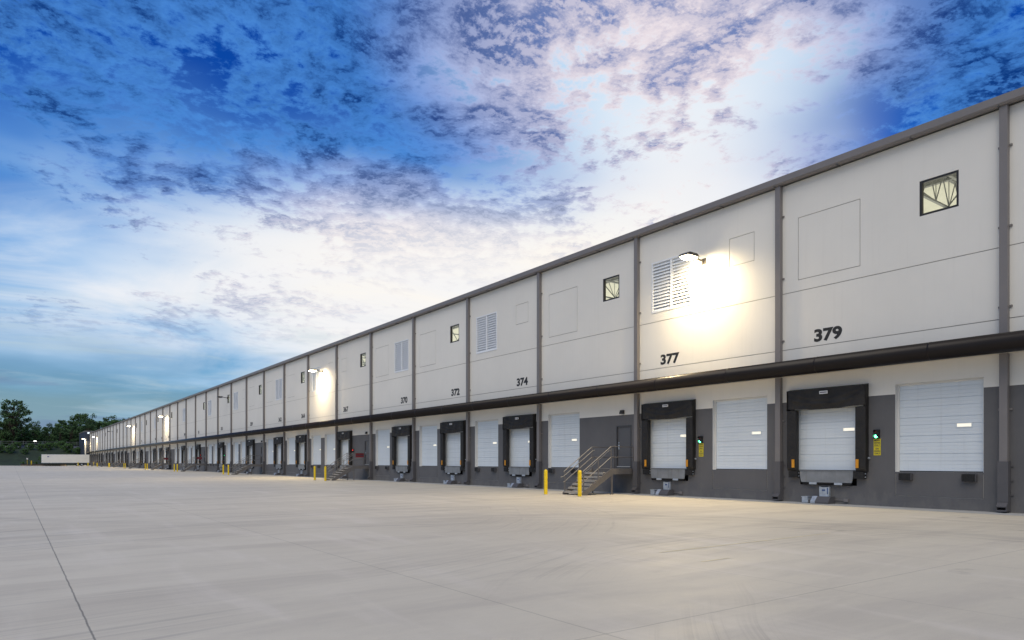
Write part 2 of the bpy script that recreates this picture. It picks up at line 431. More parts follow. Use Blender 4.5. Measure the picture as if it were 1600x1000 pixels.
ORD = ['', 'first', 'second', 'third', 'fourth', 'fifth', 'sixth', 'seventh', 'eighth', 'ninth', 'tenth', 'eleventh', 'twelfth', 'thirteenth', 'fourteenth', 'fifteenth',
       'sixteenth', 'seventeenth', 'eighteenth', 'nineteenth', 'twentieth', 'twenty-first', 'twenty-second', 'twenty-third', 'twenty-fourth', 'twenty-fifth', 'twenty-sixth',
       'twenty-seventh', 'twenty-eighth', 'twenty-ninth', 'thirtieth', 'thirty-first', 'thirty-second', 'thirty-third', 'thirty-fourth', 'thirty-fifth', 'thirty-sixth',
       'thirty-seventh', 'thirty-eighth', 'thirty-ninth', 'fortieth', 'forty-first']

# ------------------------------------------------------------------ layout of the facade
WX, Y0, BD = 25.1, 8.43, 7.79
NB = 40                                         # bays 0..39 from the near downspout to the far corner
ZT = 12.65
def U(u): return Y0 + BD * u
UR, UL, SHIFT = .2375, .72, .0105                             # door centres in a bay (near side, far side)
# bay: (near opening, far opening)  P plain door, Q plain door without bumpers, S door with shelter, M man door, - none
LAY = {-3: 'PP', -2: 'PP', -1: 'PP', 0: 'PS', 1: 'QS', 2: 'MP', 3: 'SP', 4: 'SQ', 5: 'SP', 6: 'MS', 7: 'PP', 8: 'SQ', 9: 'SQ', 10: 'MS', 11: 'PP', 12: 'PS', 13: 'PP', 14: 'MS',
       15: 'PP', 16: 'SP', 17: 'PM', 18: 'SP', 19: 'SP', 20: 'SP', 21: 'PM', 22: 'PS', 23: 'PP', 24: 'SP', 25: 'PM'}
for b in range(26, NB): LAY[b] = 'PM' if b in (29, 33) else 'SP'
NUM = {0: ('379', 'L'), 1: ('377', 'L'), 3: ('374', 'R'), 4: ('372', 'R'), 5: ('370', 'R'), 6: ('367', 'L'), 8: ('364', 'R'), 9: ('362', 'R'), 10: ('359', 'L'), 12: ('355', 'L'),
       14: ('351', 'L'), 16: ('348', 'R'), 18: ('344', 'R'), 19: ('342', 'R'), 20: ('340', 'R'), 22: ('335', 'L')}
WIN_R, WIN_L = (.155, .31), (.72, .875)
# upper openings: W window, L louvre, k small blank outline, K large blank outline; (near, far)
UP = {}
for b in range(-3, NB):
    UP[b] = {0: ('W', 'K'), 1: ('k', 'L'), 2: ('W', 'K'), 3: ('k', 'L'), 4: ('W', 'K'), 5: ('L', 'K'), 6: ('W', 'k'), 7: ('k', 'L'), 8: ('W', 'K'), 9: ('L', 'K'), 10: ('W', 'K'),
             11: ('k', 'L'), 12: ('W', ''), 13: ('', 'L'), 14: ('W', ''), 15: ('', ''), 16: ('L', ''), 17: ('', 'W'), 18: ('', ''), 19: ('', 'W'), 20: ('L', ''), 21: ('', 'W'),
             22: ('', 'L'), 23: ('', 'W'), 24: ('', '')}.get(b, ('L' if b % 4 == 2 else '', 'W' if b % 4 == 0 else ''))
LAMPS = [1, 7, 18, 24, 36]
def bayname(b):
    if b in NUM: return 'bay numbered ' + NUM[b][0]
    if b == -1: return 'the cut-off bay right of 379'
    return '%s bay from the right' % ORD[b + 1]

DW, DZ0, DZ1 = 2.72, 1.24, 4.30
def UC(b, c, u): return b + u + (SHIFT if (c == 'S' and u == UL) else 0)
def rng(uc, w): yc = U(uc); return yc - w / 2, yc + w / 2
bay_holes = {}
wh = thing('warehouse', 'very long white and grey dock warehouse with brown canopy and rows of doors', 'warehouse', (0, 0, 0))

def facade_panel(b):
    y0, y1 = U(b), U(b + 1)
    holes = []                                  # (ya,yb,za,zb,depth,back material or None)
    for c, u in zip(LAY[b], (UR, UL)):
        base = UC(b, c, u)
        if c in 'PQS':
            ya, yb = rng(base, DW); holes.append((ya, yb, DZ0, DZ1, .22, None))
        if c in 'PQ' and b < 14:
            for h in ((ya, yb, .39, .415), (ya, ya + .025, .415, 1.19), (yb - .025, yb, .415, 1.19)): holes.append(h + (.02, 3))
        if c == 'S':
            holes.append((U(base) - 1.12, U(base) + 1.12, .70, DZ0 - .03, .5, 2))
        if c == 'M':
            yc = U(b + .115) if u == UR else U(b + .885)
            holes.append((yc - .54, yc + .54, 1.25, 3.43, .12, None))
    for c, side in zip(UP[b], (0, 1)):
        if c == 'W':
            a = WIN_R if side == 0 else WIN_L; holes.append((U(b + a[0]), U(b + a[1]), 9.97, 11.17, .22, None))
        if c == 'L':
            a = (.12, .43) if side == 0 else (.562, .871); holes.append((U(b + a[0]), U(b + a[1]), 8.76, 11.2, .15, None))
        if c in 'kK' and c and b < 12:
            a, z = {('k', 0): ((.14, .30), 10.0), ('k', 1): ((.70, .86), 10.0), ('K', 1): ((.57, .887), 8.75), ('K', 0): ((.12, .43), 8.75)}[(c, side)]
            ya, yb = U(b + a[0]), U(b + a[1]); g = .026
            for h in ((ya, yb, z, z + g), (ya, yb, 11.22 - g, 11.22), (ya, ya + g, z + g, 11.22 - g), (yb - g, yb, z + g, 11.22 - g)): holes.append(h + (.02, 3))
    for z in (6.06, 8.32): holes.append((y0, y1, z - .014, z + .014, .02, 3))
    ys = sorted({y0, y1} | {v for h in holes for v in h[:2]}); zs = sorted({0.0, 3.96, ZT} | {v for h in holes for v in h[2:4]})
    mb = MB()
    for i in range(len(ys) - 1):
        j = 0
        while j < len(zs) - 1:
            yc, zc = (ys[i] + ys[i + 1]) / 2, (zs[j] + zs[j + 1]) / 2
            if not any(h[0] < yc < h[1] and h[2] < zc < h[3] for h in holes):
                mb.quad([(WX, ys[i], zs[j]), (WX, ys[i], zs[j + 1]), (WX, ys[i + 1], zs[j + 1]), (WX, ys[i + 1], zs[j])], 0 if zc > 3.96 else 1)
            j += 1
    for ya, yb, za, zb, dp, back in holes:
        m = 0 if zb > 3.97 else 1
        if back == 2: m = 2
        x1 = WX + dp
        jz = [za, zb] if not (za < 3.96 < zb) else [za, 3.96, zb]
        for a, c in zip(jz[:-1], jz[1:]):
            for yy in (ya, yb): mb.quad([(WX, yy, a), (x1, yy, a), (x1, yy, c), (WX, yy, c)], m if back is not None else (4 if dp > .2 else m))
        for zz in (za, zb): mb.quad([(WX, ya, zz), (x1, ya, zz), (x1, yb, zz), (WX, yb, zz)], m if back is not None else (4 if dp > .2 else m))
        if back is not None: mb.quad([(x1, ya, za), (x1, yb, za), (x1, yb, zb), (x1, ya, zb)], back)
    me = bpy.data.meshes.new('wall_panel'); me.from_pydata(mb.v, [], mb.f)
    for x in (M['wall_white'], M['wall_grey'], M['pit'], M['reveal'], M['trim_white']): me.materials.append(x)
    me.polygons.foreach_set('material_index', mb.m); me.update()
    link('wall_panel', me, wh)
for b in range(-3, NB): facade_panel(b)

YA, YB = U(-3), U(NB)
# shell behind the facade: inner lining above the docks is left open only at the windows
mb = MB()
mb.quad([(WX, YA, 0), (WX + 45, YA, 0), (WX + 45, YA, 13.0), (WX, YA, ZT)]); mb.quad([(WX, YB, 0), (WX + 45, YB, 0), (WX + 45, YB, 13.0), (WX, YB, ZT)])
mb.quad([(WX + 45, YA, 0), (WX + 45, YB, 0), (WX + 45, YB, 13.0), (WX + 45, YA, 13.0)])
mb.build('shell_wall', M['wall_white'], wh)
mb = MB(); mb.quad([(WX - .02, YA, ZT + .16), (WX + 45, YA, 13.15), (WX + 45, YB, 13.15), (WX - .02, YB, ZT + .16)]); mb.build('roof', M['roof'], wh)
mb = MB(); mb.quad([(WX + .01, YA, ZT - .03), (WX + 45, YA, 12.95), (WX + 45, YB, 12.95), (WX + .01, YB, ZT - .03)]); mb.build('roof_deck', M['deck'], wh)
mb = MB(); mb.quad([(WX + 44.5, YA, .02), (WX + 44.5, YB, .02), (WX + 44.5, YB, 12.7), (WX + 44.5, YA, 12.7)]); mb.quad([(WX + .6, YA, 1.2), (WX + 44.5, YA, 1.2), (WX + 44.5, YB, 1.2), (WX + .6, YB, 1.2)])
mb.build('inner_lining', M['inner'], wh)
# open-web joists seen through the high windows
def joist_mesh():
    j = MB(); L = 14.0; zt, zb = 12.50, 11.45
    j.box(WX + .25, WX + L, -.06, .06, zt, zt + .09); j.box(WX + .25, WX + L, -.05, .05, zb - .07, zb)
    n = 12; st_ = (L - .5) / n
    for i in range(n):
        x = WX + .35 + i * st_
        j.tube((x, 0, zt), (x + st_ / 2, 0, zb), .022, 5); j.tube((x + st_ / 2, 0, zb), (x + st_, 0, zt), .022, 5)
        j.tube((x + st_ / 2, 0, zb), (x + st_ / 2, 0, zt), .016, 5)
    return j.mesh('roof_joist', [M['joist']])
jm = joist_mesh()
for b in range(0, 16, 1):
    for f in (.06, .235, .41, .76):
        if 'W' in (UP[b][0], UP[b][1]): link('roof_joist', jm, wh, (0, U(b + f) - .0, 0))
gmb = MB()
for zz in (12.42, 11.25): gmb.box(WX + 4.0, WX + 4.16, U(-1), U(16), zz, zz + .14)
yy = U(-1)
while yy < U(15.7):
    gmb.tube((WX + 4.08, yy, 12.42), (WX + 4.08, yy + 1.0, 11.36), .03, 5); gmb.tube((WX + 4.08, yy + 1.0, 11.36), (WX + 4.08, yy + 2.0, 12.42), .03, 5); yy += 2.0
gmb.build('roof_girder', M['joist'], wh)
la = bpy.data.lights.new('high_bay_lamp', 'AREA'); la.shape = 'RECTANGLE'; la.size = 20.0; la.size_y = U(24) - U(-1); la.energy = 13000; la.color = (1.0, .98, .86)
link('high_bay_lamp', la, None, (WX + 11.0, (U(24) + U(-1)) / 2, 7.0)).rotation_euler = (R(180), 0, 0)

# gutter along the eave
mb = MB()
mb.prism([(WX - .02, 12.80), (WX - .10, 12.66), (WX - .26, 12.66), (WX - .31, 12.72), (WX - .31, 12.96), (WX - .28, 12.96), (WX - .28, 12.80)], YA, YB + .1, 'y')
mb.build('gutter', M['metal_grey'], wh)
gs = MB(); gs.box(WX - .316, WX - .02, -.02, .02, 12.635, 12.662); gsm = gs.mesh('gutter_strap', [M['metal_dark']])
for i in range(48): link('gutter_strap', gsm, wh, (0, U(-1) + BD / 3 * i, 0))
# canopy
mb = MB(); prof = []
for i in range(13):
    a = math.pi / 2 + math.pi * i / 12
    prof.append((WX - .82 + .28 * math.cos(a), 5.20 + .30 * math.sin(a)))
prof += [(WX - .70, 4.90), (WX - .70, 4.97), (WX, 4.97), (WX, 5.62)]
mb.prism(prof, U(-3), YB + .3, 'y')
can = mb.build('canopy', M['canopy'], wh)
for p in can.data.polygons: p.use_smooth = len(p.vertices) == 4 and p.center.x < WX - .80
mb = MB(); mb.quad([(WX - .70, U(-3), 4.962), (WX - .003, U(-3), 4.962), (WX - .003, YB + .3, 4.962), (WX - .70, YB + .3, 4.962)])
mb.build('soffit', M['soffit'], can)
vb = MB(); vb.box(WX - .66, WX - .60, 0, .20, 4.952, 4.961); vbm = vb.mesh('soffit_vent', [M['metal_dark']])
for i in range(96): link('soffit_vent', vbm, can, (0, U(-.3) + .36 * i, 0))

sb = MB(); sb.prism([(WX - .82 + (x + .82 - WX) * 1.016, 5.20 + (z - 5.20) * 1.016) for x, z in prof[:13]] + [(WX - .80, 4.90), (WX - .80, 5.50)], -.02, .02, 'y')
sbm = sb.mesh('seam_cover', [M['canopy']])
for i in range(30): link('seam_cover', sbm, can, (0, U(-1) + 3.9 * i + 1.7, 0))
# downspouts on every panel joint
dm = MB(); dm.box(-.20, -.02, -.11, .11, .30, ZT + .03); dmesh = dm.mesh('downspout', [M['metal_grey']])
gm_ = MB(); gm_.box(-.245, -.01, -.145, .145, .34, 1.60)
for z in (.55, 1.0, 1.45): gm_.box(-.03, 0.0, -.22, -.10, z - .02, z + .02)
gmesh = gm_.mesh('downspout_guard', [M['metal_dark']])
sm_ = MB()
sm_.prism([(-.02, .34), (-.23, .34), (-.38, .20), (-.36, .17), (-.24, .22), (-.02, .22)], -.14, .14, 'y')
sm_.prism([(-.02, .05), (-.36, .05), (-.36, .09), (-.02, .13)], -.13, .13, 'y')
for y in (-.14, .12): sm_.prism([(-.02, .05), (-.36, .05), (-.36, .19), (-.22, .26), (-.02, .26)], y, y + .02, 'y')
smesh = sm_.mesh('downspout_shoe', [M['metal_dark']])
bm_ = MB(); bm_.box(-.05, 0, -.19, .19, 0, .06); bmesh_ = bm_.mesh('downspout_bracket', [M['metal_grey']])
for n in range(-2, NB + 1):
    d = link('downspout', dmesh, wh, (WX, U(n) - .11, 0))
    link('guard', gmesh, d)
    if n < 24: link('shoe', smesh, d)
    if n < 10:
        for z in (3.2, 6.4, 8.9, 11.4): link('wall_bracket', bmesh_, d, (0, 0, z))

# ------------------------------------------------------------------ overhead doors
def door_mesh():
    prof = []; z = DZ0
    for sct in range(5):
        h = (DZ1 + .05 - DZ0) / 5
        prof += [(.004, z + .007), (-.018, z + .015)]
        for r in range(1, 5):
            zz = z + h * r / 5.0
            dpt = .016 if r == 3 else .007
            prof += [(-.018, zz - .012), (-.018 + dpt, zz - .004), (-.018 + dpt, zz + .004), (-.018, zz + .012)]
        prof += [(-.018, z + h - .015), (.004, z + h - .007)]
        z += h
    m = MB(); w = DW / 2 - .07
    for (xa, za), (xb, zb) in zip(prof[:-1], prof[1:]):
        m.quad([(.2 + xa, -w, za), (.2 + xa, w, za), (.2 + xb, w, zb), (.2 + xb, -w, zb)])
    m.box(.15, .24, -DW / 2, -w - .002, DZ0, DZ1, 1); m.box(.15, .24, w + .002, DW / 2, DZ0, DZ1, 1)   # tracks behind the jamb angles
    m.box(.15, .24, -DW / 2, DW / 2, DZ1 - .06, DZ1, 1)
    m.box(.165, .235, -w, w, DZ0 - .0, DZ0 + .035, 2)
    return m.mesh('dock_door', [M['door_white'], M['trim_white'], M['rubber']])
dmesh2 = door_mesh()
vm = MB(); vm.box(.165, .182, -.21, .21, 2.745, 2.85); vmesh = vm.mesh('vision_panel', [M['vision']])
vf = MB()
for a in ((-.24, .24, 2.715, 2.745), (-.24, .24, 2.85, 2.88), (-.24, -.21, 2.745, 2.85), (.21, .24, 2.745, 2.85)): vf.box(.16, .184, *a)
vfm = vf.mesh('vision_frame', [M['door_white']])
for b in range(-3, NB):
    for c, u in zip(LAY[b], (UR, UL)):
        if c in 'PQS':
            d = link('dock_door', dmesh2, wh, (WX, U(UC(b, c, u)), 0))
            if b < 26:
                v = link('vision_panel', vmesh, d, (0, -.74, 0))
                if b < 10: link('vision_frame', vfm, d, (0, -.74, 0))

# windows and louvres
def rect_frame(m, x0, x1, ya, yb, za, zb, t_, mi=0):
    m.box(x0, x1, ya, yb, za, za + t_, mi); m.box(x0, x1, ya, yb, zb - t_, zb, mi)
    m.box(x0, x1, ya, ya + t_, za + t_, zb - t_, mi); m.box(x0, x1, yb - t_, yb, za + t_, zb - t_, mi)
ww = BD * .155; wf = MB(); rect_frame(wf, .015, .14, -ww / 2 + .003, ww / 2 - .003, 9.973, 11.167, .07); wfm = wf.mesh('window', [M['bronze']])
wp = MB(); a_ = ww / 2 - .06; wp.quad([(.085, -a_, 10.03), (.085, a_, 10.03), (.085, a_, 11.11), (.085, -a_, 11.11)]); wpm = wp.mesh('pane', [M['glass']])
lw = BD * .309; lf = MB(); rect_frame(lf, -.02, .10, -lw / 2 + .003, lw / 2 - .003, 8.763, 11.197, .07); lf.box(-.015, .10, -.05, .05, 8.83, 11.13)
lfm = lf.mesh('louvre', [M['louvre']])
ls = MB(); n = 15
for i in range(n):
    z = 8.84 + i * (2.29 / n); h = 2.29 / n
    for ya, yb in ((-lw / 2 + .08, -.055), (.055, lw / 2 - .08)):
        ls.prism([(.0, z), (.012, z), (.10, z + h * 1.02), (.088, z + h * 1.02)], ya, yb, 'y')
ls.quad([(.12, -lw / 2, 8.77), (.12, lw / 2, 8.77), (.12, lw / 2, 11.19), (.12, -lw / 2, 11.19)])
lsm = ls.mesh('louvre_slats', [M['louvre']])
for b in range(-3, NB):
    for c, side in zip(UP[b], (0, 1)):
        if c == 'W':
            a = WIN_R if side == 0 else WIN_L
            w = link('window', wfm, wh, (WX, U(b + sum(a) / 2), 0)); link('pane', wpm, w)
        if c == 'L':
            a = (.12, .43) if side == 0 else (.562, .871)
            w = link('louvre', lfm, wh, (WX, U(b + sum(a) / 2), 0)); link('slats', lsm, w)

# dock numbers painted on the wall
for b, (s, side) in NUM.items():
    me = text_mesh(s, .625, 1.20, .026); me.materials.clear(); me.materials.append(M['number'])
    link('dock_number', me, wh, (WX - .004, U(b + (.73 if side == 'L' else .218)), 6.24))

# man doors
mf = MB(); rect_frame(mf, -.015, .11, -.537, .537, 1.253, 3.427, .065); mf.box(-.015, .0, -.47, .47, 1.318, 1.33)
mfm = mf.mesh('personnel_door', [M['mandoor_frame']])
ml = MB(); ml.box(.05, .09, -.471, .471, 1.34, 3.361); mlm = ml.mesh('door_leaf', [M['mandoor']])
mt = MB(); mt.box(-.03, .05, -.46, .46, 1.322, 1.345); mtm = mt.mesh('threshold_lit_gap', [M['trim_white']])  # white sill; bright line of the lit door gap put into its colour
mh = MB(); mh.box(.02, .05, .33, .41, 2.22, 2.46); mh.tube((.05, .37, 2.36), (-.02, .37, 2.36), .02, 8); mh.tube((-.02, .38, 2.36), (-.02, .25, 2.36), .014, 8); mh.tube((.05, .37, 2.55), (.02, .37, 2.55), .03, 8)
mhm = mh.mesh('handle', [M['galv']])
MAN = {}
for b in range(-3, NB):
    for c, u in zip(LAY[b], (UR, UL)):
        if c == 'M':
            yc = U(b + (.115 if u == UR else .885)); MAN[b] = yc
            d = link('personnel_door', mfm, wh, (WX, yc, 0)); link('door_leaf', mlm, d); link('threshold_lit_gap', mtm, d); link('handle', mhm, d)

# far corner return of the building
an = thing('annex_building', 'dark navy end wing standing past the far end of the white dock wall', 'building', (22, YB + .32, 0))
mb2 = MB(); mb2.box(1.4, 23, 0, 30, 0, 13.4); mb2.build('wall', M['annex'], an)
mb2 = MB(); mb2.box(1.3, 23.1, -.12, 30, 13.4, 13.75); mb2.build('parapet', M['metal_grey'], an)
mb2 = MB(); mb2.box(2.2, 3.05, -.10, 0, 12.6, 13.2); mb2.build('light_panel', mat('lit_panel', (.8, .85, .9), .4, emit=(.85, .95, 1.0), estr=.9), an)
mb2 = MB(); mb2.box(1.25, 1.75, -.2, 0, 0, 10.8); mb2.build('pier', M['wall_white'], an)

# ------------------------------------------------------------------ dock shelters
def make_shelter():
    hw, ow, p = 1.555, 1.18, .25
    root = thing('dock_shelter', '', 'dock shelter', (WX, 0, 0), 'black dock shelters around loading doors')
    rnd = random.Random(4)
    # head: padded, slightly sagging fabric with a sloped rain top
    m = MB(); n, kz = 28, 12
    def fx(y, z):
        s_ = 1 - abs(y) / hw
        w = .030 * math.sin(7.0 * y + 3 * z) * math.sin(4.2 * (z - 3.6)) + .045 * math.exp(-((z - 3.76 - .12 * y * y) / .06) ** 2) + .03 * math.exp(-((z - 3.95 - .16 * y * y) / .05) ** 2) + .012 * math.sin(23 * y + 9 * z) * (z < 3.85)
        return -p - w * min(1, s_ * 6) + .05 * math.exp(-(hw - abs(y)) / .05)
    zs = [3.585 + (4.34 - 3.585) * j / kz for j in range(kz + 1)]
    ysx = [-hw + 2 * hw * i / n for i in range(n + 1)]
    for i in range(n):
        for j in range(kz):
            a, b_ = ysx[i], ysx[i + 1]; c, d = zs[j], zs[j + 1]
            def pt(y, z):
                dzz = -.030 * math.cos(y * 1.9) * (1 - (z - 3.585) / .755) + .03
                return (fx(y, z), y, z + dzz)
            m.quad([pt(a, c), pt(b_, c), pt(b_, d), pt(a, d)])
    m.quad([(-p, -hw, 4.37), (-p, hw, 4.37), (0, hw, 4.43), (0, -hw, 4.43)])
    m.quad([(-p, -hw, 3.6), (0, -hw, 3.6), (0, -hw, 4.43), (-p, -hw, 4.37)]); m.quad([(-p, hw, 3.6), (0, hw, 3.6), (0, hw, 4.43), (-p, hw, 4.37)])
    m.quad([(-p, -hw, 3.6), (0, -hw, 3.6), (0, hw, 3.6), (-p, hw, 3.6)])
    me = m.mesh('head_pad', [M['fabric']])
    import bmesh
    bm = bmesh.new(); bm.from_mesh(me); bmesh.ops.remove_doubles(bm, verts=bm.verts, dist=.0008); bm.to_mesh(me); bm.free()
    me.polygons.foreach_set('use_smooth', [True] * len(me.polygons))
    try: me.set_sharp_from_angle(angle=R(40))
    except Exception: pass
    link('head_pad', me, root)
    for sgn in (1, -1):
        m = MB(); kz = 24
        a, b_ = (ow, hw) if sgn > 0 else (-hw, -ow)
        for j in range(kz):
            z0, z1 = 1.23 + 2.37 * j / kz, 1.23 + 2.37 * (j + 1) / kz
            def pf(i, z):
                y = a + (b_ - a) * i / 6
                w = .012 * math.sin(math.pi * i / 6) + .008 * math.sin(17 * z + i * 1.3) * math.sin(math.pi * i / 6)
                ch = max(0, 1.36 - z) * .5
                return (-p + .02 - w + ch, y, z)
            for i in range(6): m.quad([pf(i, z0), pf(i + 1, z0), pf(i + 1, z1), pf(i, z1)])
            m.quad([pf(0, z0), (0, a, z0), (0, a, z1), pf(0, z1)]); m.quad([pf(6, z0), (0, b_, z0), (0, b_, z1), pf(6, z1)])
        m.quad([(-p + .085, a, 1.23), (-p + .085, b_, 1.23), (0, b_, 1.23), (0, a, 1.23)])
        o = m.build('side_pad', M['fabric'], root)
        m = MB(); ys_ = sgn * (ow + .085); m.box(-p - .030, -p - .008, ys_ - .055, ys_ + .055, 1.36, 1.68)
        m.build('guide_strip', M['yellow_strip'], root)
    m = MB(); m.box(-p - .052, -p - .022, -.16, .16, 4.16, 4.27); tg = m.build('maker_tag', M['label_white'], root)
    m = MB(); m.box(-p - .055, -p - .0525, -.135, .135, 4.200, 4.232); m.build('tag_print', M['ink'], tg)
    m = MB(); m.tube((-.06, -hw - .01, 1.72), (-.06, -hw - .07, 1.72), .035, 8); m.build('wall_bolt', M['galv'], root)
    return root

def make_leveler():
    root = thing('dock_leveler', '', 'dock leveler', (WX, 0, 0), 'dock levelers under the loading doors')
    m = MB()
    m.prism([(-1.05, DZ0 - .02), (1.05, DZ0 - .02), (1.05, 1.05), (1.0, .82), (.985, .80), (-.985, .80), (-1.0, .82), (-1.05, 1.05)], -.14, -.105, 'x'); m.build('lip', M['lip'], root)
    m = MB(); m.box(-.16, .25, -1.06, 1.06, DZ0 - .015, DZ0 + .012); m.build('deck_plate', M['lip'], root)
    m = MB(); m.box(-.12, .02, -.95, .95, .73, .78); m.box(-.10, .02, -.62, -.34, .78, .84); m.box(-.10, .02, .34, .62, .78, .84)
    m.build('lip_keeper', M['pit'], root)
    for y in (-.5, .5):
        m = MB(); m.box(-.17, -.143, y - .15, y + .15, .72, .80); m.build('keeper_bracket', M['galv'], root)
    for sgn in (1, -1):
        m = MB(); y = sgn * 1.30; m.box(-.22, -.03, y - .19, y + .19, .97, 1.215)
        for i in range(7): m.box(-.232, -.22, y - .165 + i * .048, y - .130 + i * .048, .975, 1.21)
        bmp = m.build('bumper', M['rubber'], root)
        m = MB()
        for z in (1.03, 1.15): m.tube((-.13, y - .19, z), (-.13, y - .215, z), .022, 6)
        m.build('bumper_bolt', M['galv'], bmp)
    return root

def make_bumper():
    root = thing('dock_bumper', '', 'dock bumper', (WX, 0, 0), 'rubber dock bumpers under the plain doors')
    m = MB()
    for i in range(8): m.box(-.15, -.012, -.19 + i * .048, -.19 + i * .048 + .038, .95, 1.19)
    m.box(-.135, -.012, -.185, .185, .955, 1.185); m.build('rubber_block', M['rubber'], root)
    m = MB()
    for y in (-.21, .20): m.box(-.16, -.005, y, y + .012, .95, 1.19)
    for y in (-.222, .212):
        for z in (1.0, 1.14): m.tube((-.09, y, z), (-.09, y + .012, z), .02, 6)
    m.build('steel_plate', M['metal_dark'], root)
    return root

def make_restraint():
    root = thing('vehicle_restraint', '', 'vehicle restraint', (WX, 0, 0), 'galvanised vehicle restraints below the dock levelers')
    m = MB(); m.box(-.12, -.02, -.10, .23, .25, .62); m.box(-.13, -.02, -.13, -.10, .22, .64); m.box(-.13, -.02, .23, .26, .22, .64); m.build('back_plate', M['galv'], root)
    m = MB(); m.box(-.123, -.1205, .03, .16, .47, .54); m.box(-.123, -.1205, -.08, -.04, .36, .60); m.build('tag', M['blue_tag'], root)
    m = MB(); m.prism([(-.02, .01), (-.50, .01), (-.50, .08), (-.34, .27), (-.02, .27)], -.30, .22, 'y'); m.build('carriage', M['metal_dark'], root)
    m = MB(); m.prism([(-.42, .02), (-.52, .02), (-.52, .09), (-.35, .285), (-.30, .285)], .22, .40, 'y'); m.build('hook', M['galv'], root)
    m = MB(); m.box(-.42, -.10, .56, .80, .02, .24); m.box(-.44, -.08, .54, .82, .24, .26); m.build('motor_box', M['galv'], root)
    m = MB(); m.box(-.36, -.12, .40, .56, .03, .13); m.build('track', M['metal_dark'], root)
    m = MB(); m.box(-.13, -.02, -.13, .25, .235, .30); m.build('shelf', M['galv'], root)
    m = MB(); m.tube((-.03, -.30, .15), (-.03, -.66, .15), .018, 6); m.box(-.08, 0, -.82, -.66, .10, .21); m.build('conduit', M['metal_grey'], root)
    return root

def make_signal(red):
    root = thing('signal_light', '', 'traffic light', (WX, 0, 0), 'red and green dock signal lights')
    m = MB(); m.box(-.10, -.002, -.095, .095, 2.42, 2.74); m.build('housing', M['light_body'], root)
    for nm, z, mm in (('red_lens', 2.66, M['red_on' if red else 'red_off']), ('green_lens', 2.50, M['green_off' if red else 'green_on'])):
        m = MB(); m.tube((-.10, 0, z), (-.115, 0, z), .058, 16, r1=.045); m.build(nm, mm, root)
        m = MB(); nn = 12
        for i in range(nn):
            a0, a1 = -.2 + (math.pi + .4) * i / nn, -.2 + (math.pi + .4) * (i + 1) / nn
            m.quad([(-.10, .068 * math.cos(a0), z + .068 * math.sin(a0)), (-.10, .068 * math.cos(a1), z + .068 * math.sin(a1)), (-.19, .064 * math.cos(a1), z + .064 * math.sin(a1)), (-.19, .064 * math.cos(a0), z + .064 * math.sin(a0))])
        m.build('visor', M['light_body'], root)
    return root

def make_sign():
    root = thing('warning_sign', '', 'sign', (WX, 0, 0), 'yellow dock warning signs under the signal lights')
    m = MB(); m.box(-.012, -.002, -.125, .125, 2.13, 2.41); m.build('upper_plate', M['sign_yellow'], root)
    m = MB(); m.box(-.012, -.002, -.125, .125, 1.82, 2.12); m.build('lower_plate', M['sign_yellow'], root)
    for s, z, sz in (('MOVE', 2.325, .078), ('DRIVER', 2.24, .07), ('ONLY', 2.155, .078), ('ON', 2.03, .078), ('GREEN', 1.945, .074), ('ONLY', 1.86, .078)):
        me = text_mesh(s, sz, .95, .002, .002); me.materials.clear(); me.materials.append(M['ink'])
        link('lettering', me, root, (-.0135, 0, z))
    return root

sh0, lv0, bp0, rs0 = make_shelter(), make_leveler(), make_bumper(), make_restraint()
sg0, sg1, sn0 = make_signal(False), make_signal(True), make_sign()
used = set()
def place(proto, loc, label):
    if proto.name in used: return dup(proto, loc, label)
    used.add(proto.name); proto.location = loc; proto['label'] = label; return proto
for b in range(-1, NB):
    for c, u in zip(LAY[b], (UR, UL)):
        yc = U(UC(b, c, u))
        if c == 'S':
            place(sh0, (WX, yc, 0), 'black padded dock shelter around loading door in %s' % bayname(b))
            if b < 20:
                place(lv0, (WX, yc, 0), 'grey leveler lip under the sheltered door in %s' % bayname(b))
                place(rs0, (WX, yc, 0), 'silver wheel restraint on ground below shelter in %s' % bayname(b))
            if b in (0, 1, 12) and u == UL:
                place(sg0, (WX, yc - 1.86, 0), 'dock signal light showing green beside the shelter in %s' % bayname(b))
                if b < 12: place(sn0, (WX, yc - 1.86, 0), 'yellow two-plate warning sign under the green light in %s' % bayname(b))
            if b in (6, 14) and u == UL:
                place(sg1, (WX, yc - 1.86, 0), 'dock signal light showing red beside the stair in %s' % bayname(b))
        if c == 'P' and -1 < b < 16:
            for s_ in (1, -1):
                place(bp0, (WX, yc + s_ * .98, 0), '%s rubber bumper under %s door of %s' % ('left' if s_ > 0 else 'right', 'right' if u == UR else 'left', bayname(b)))

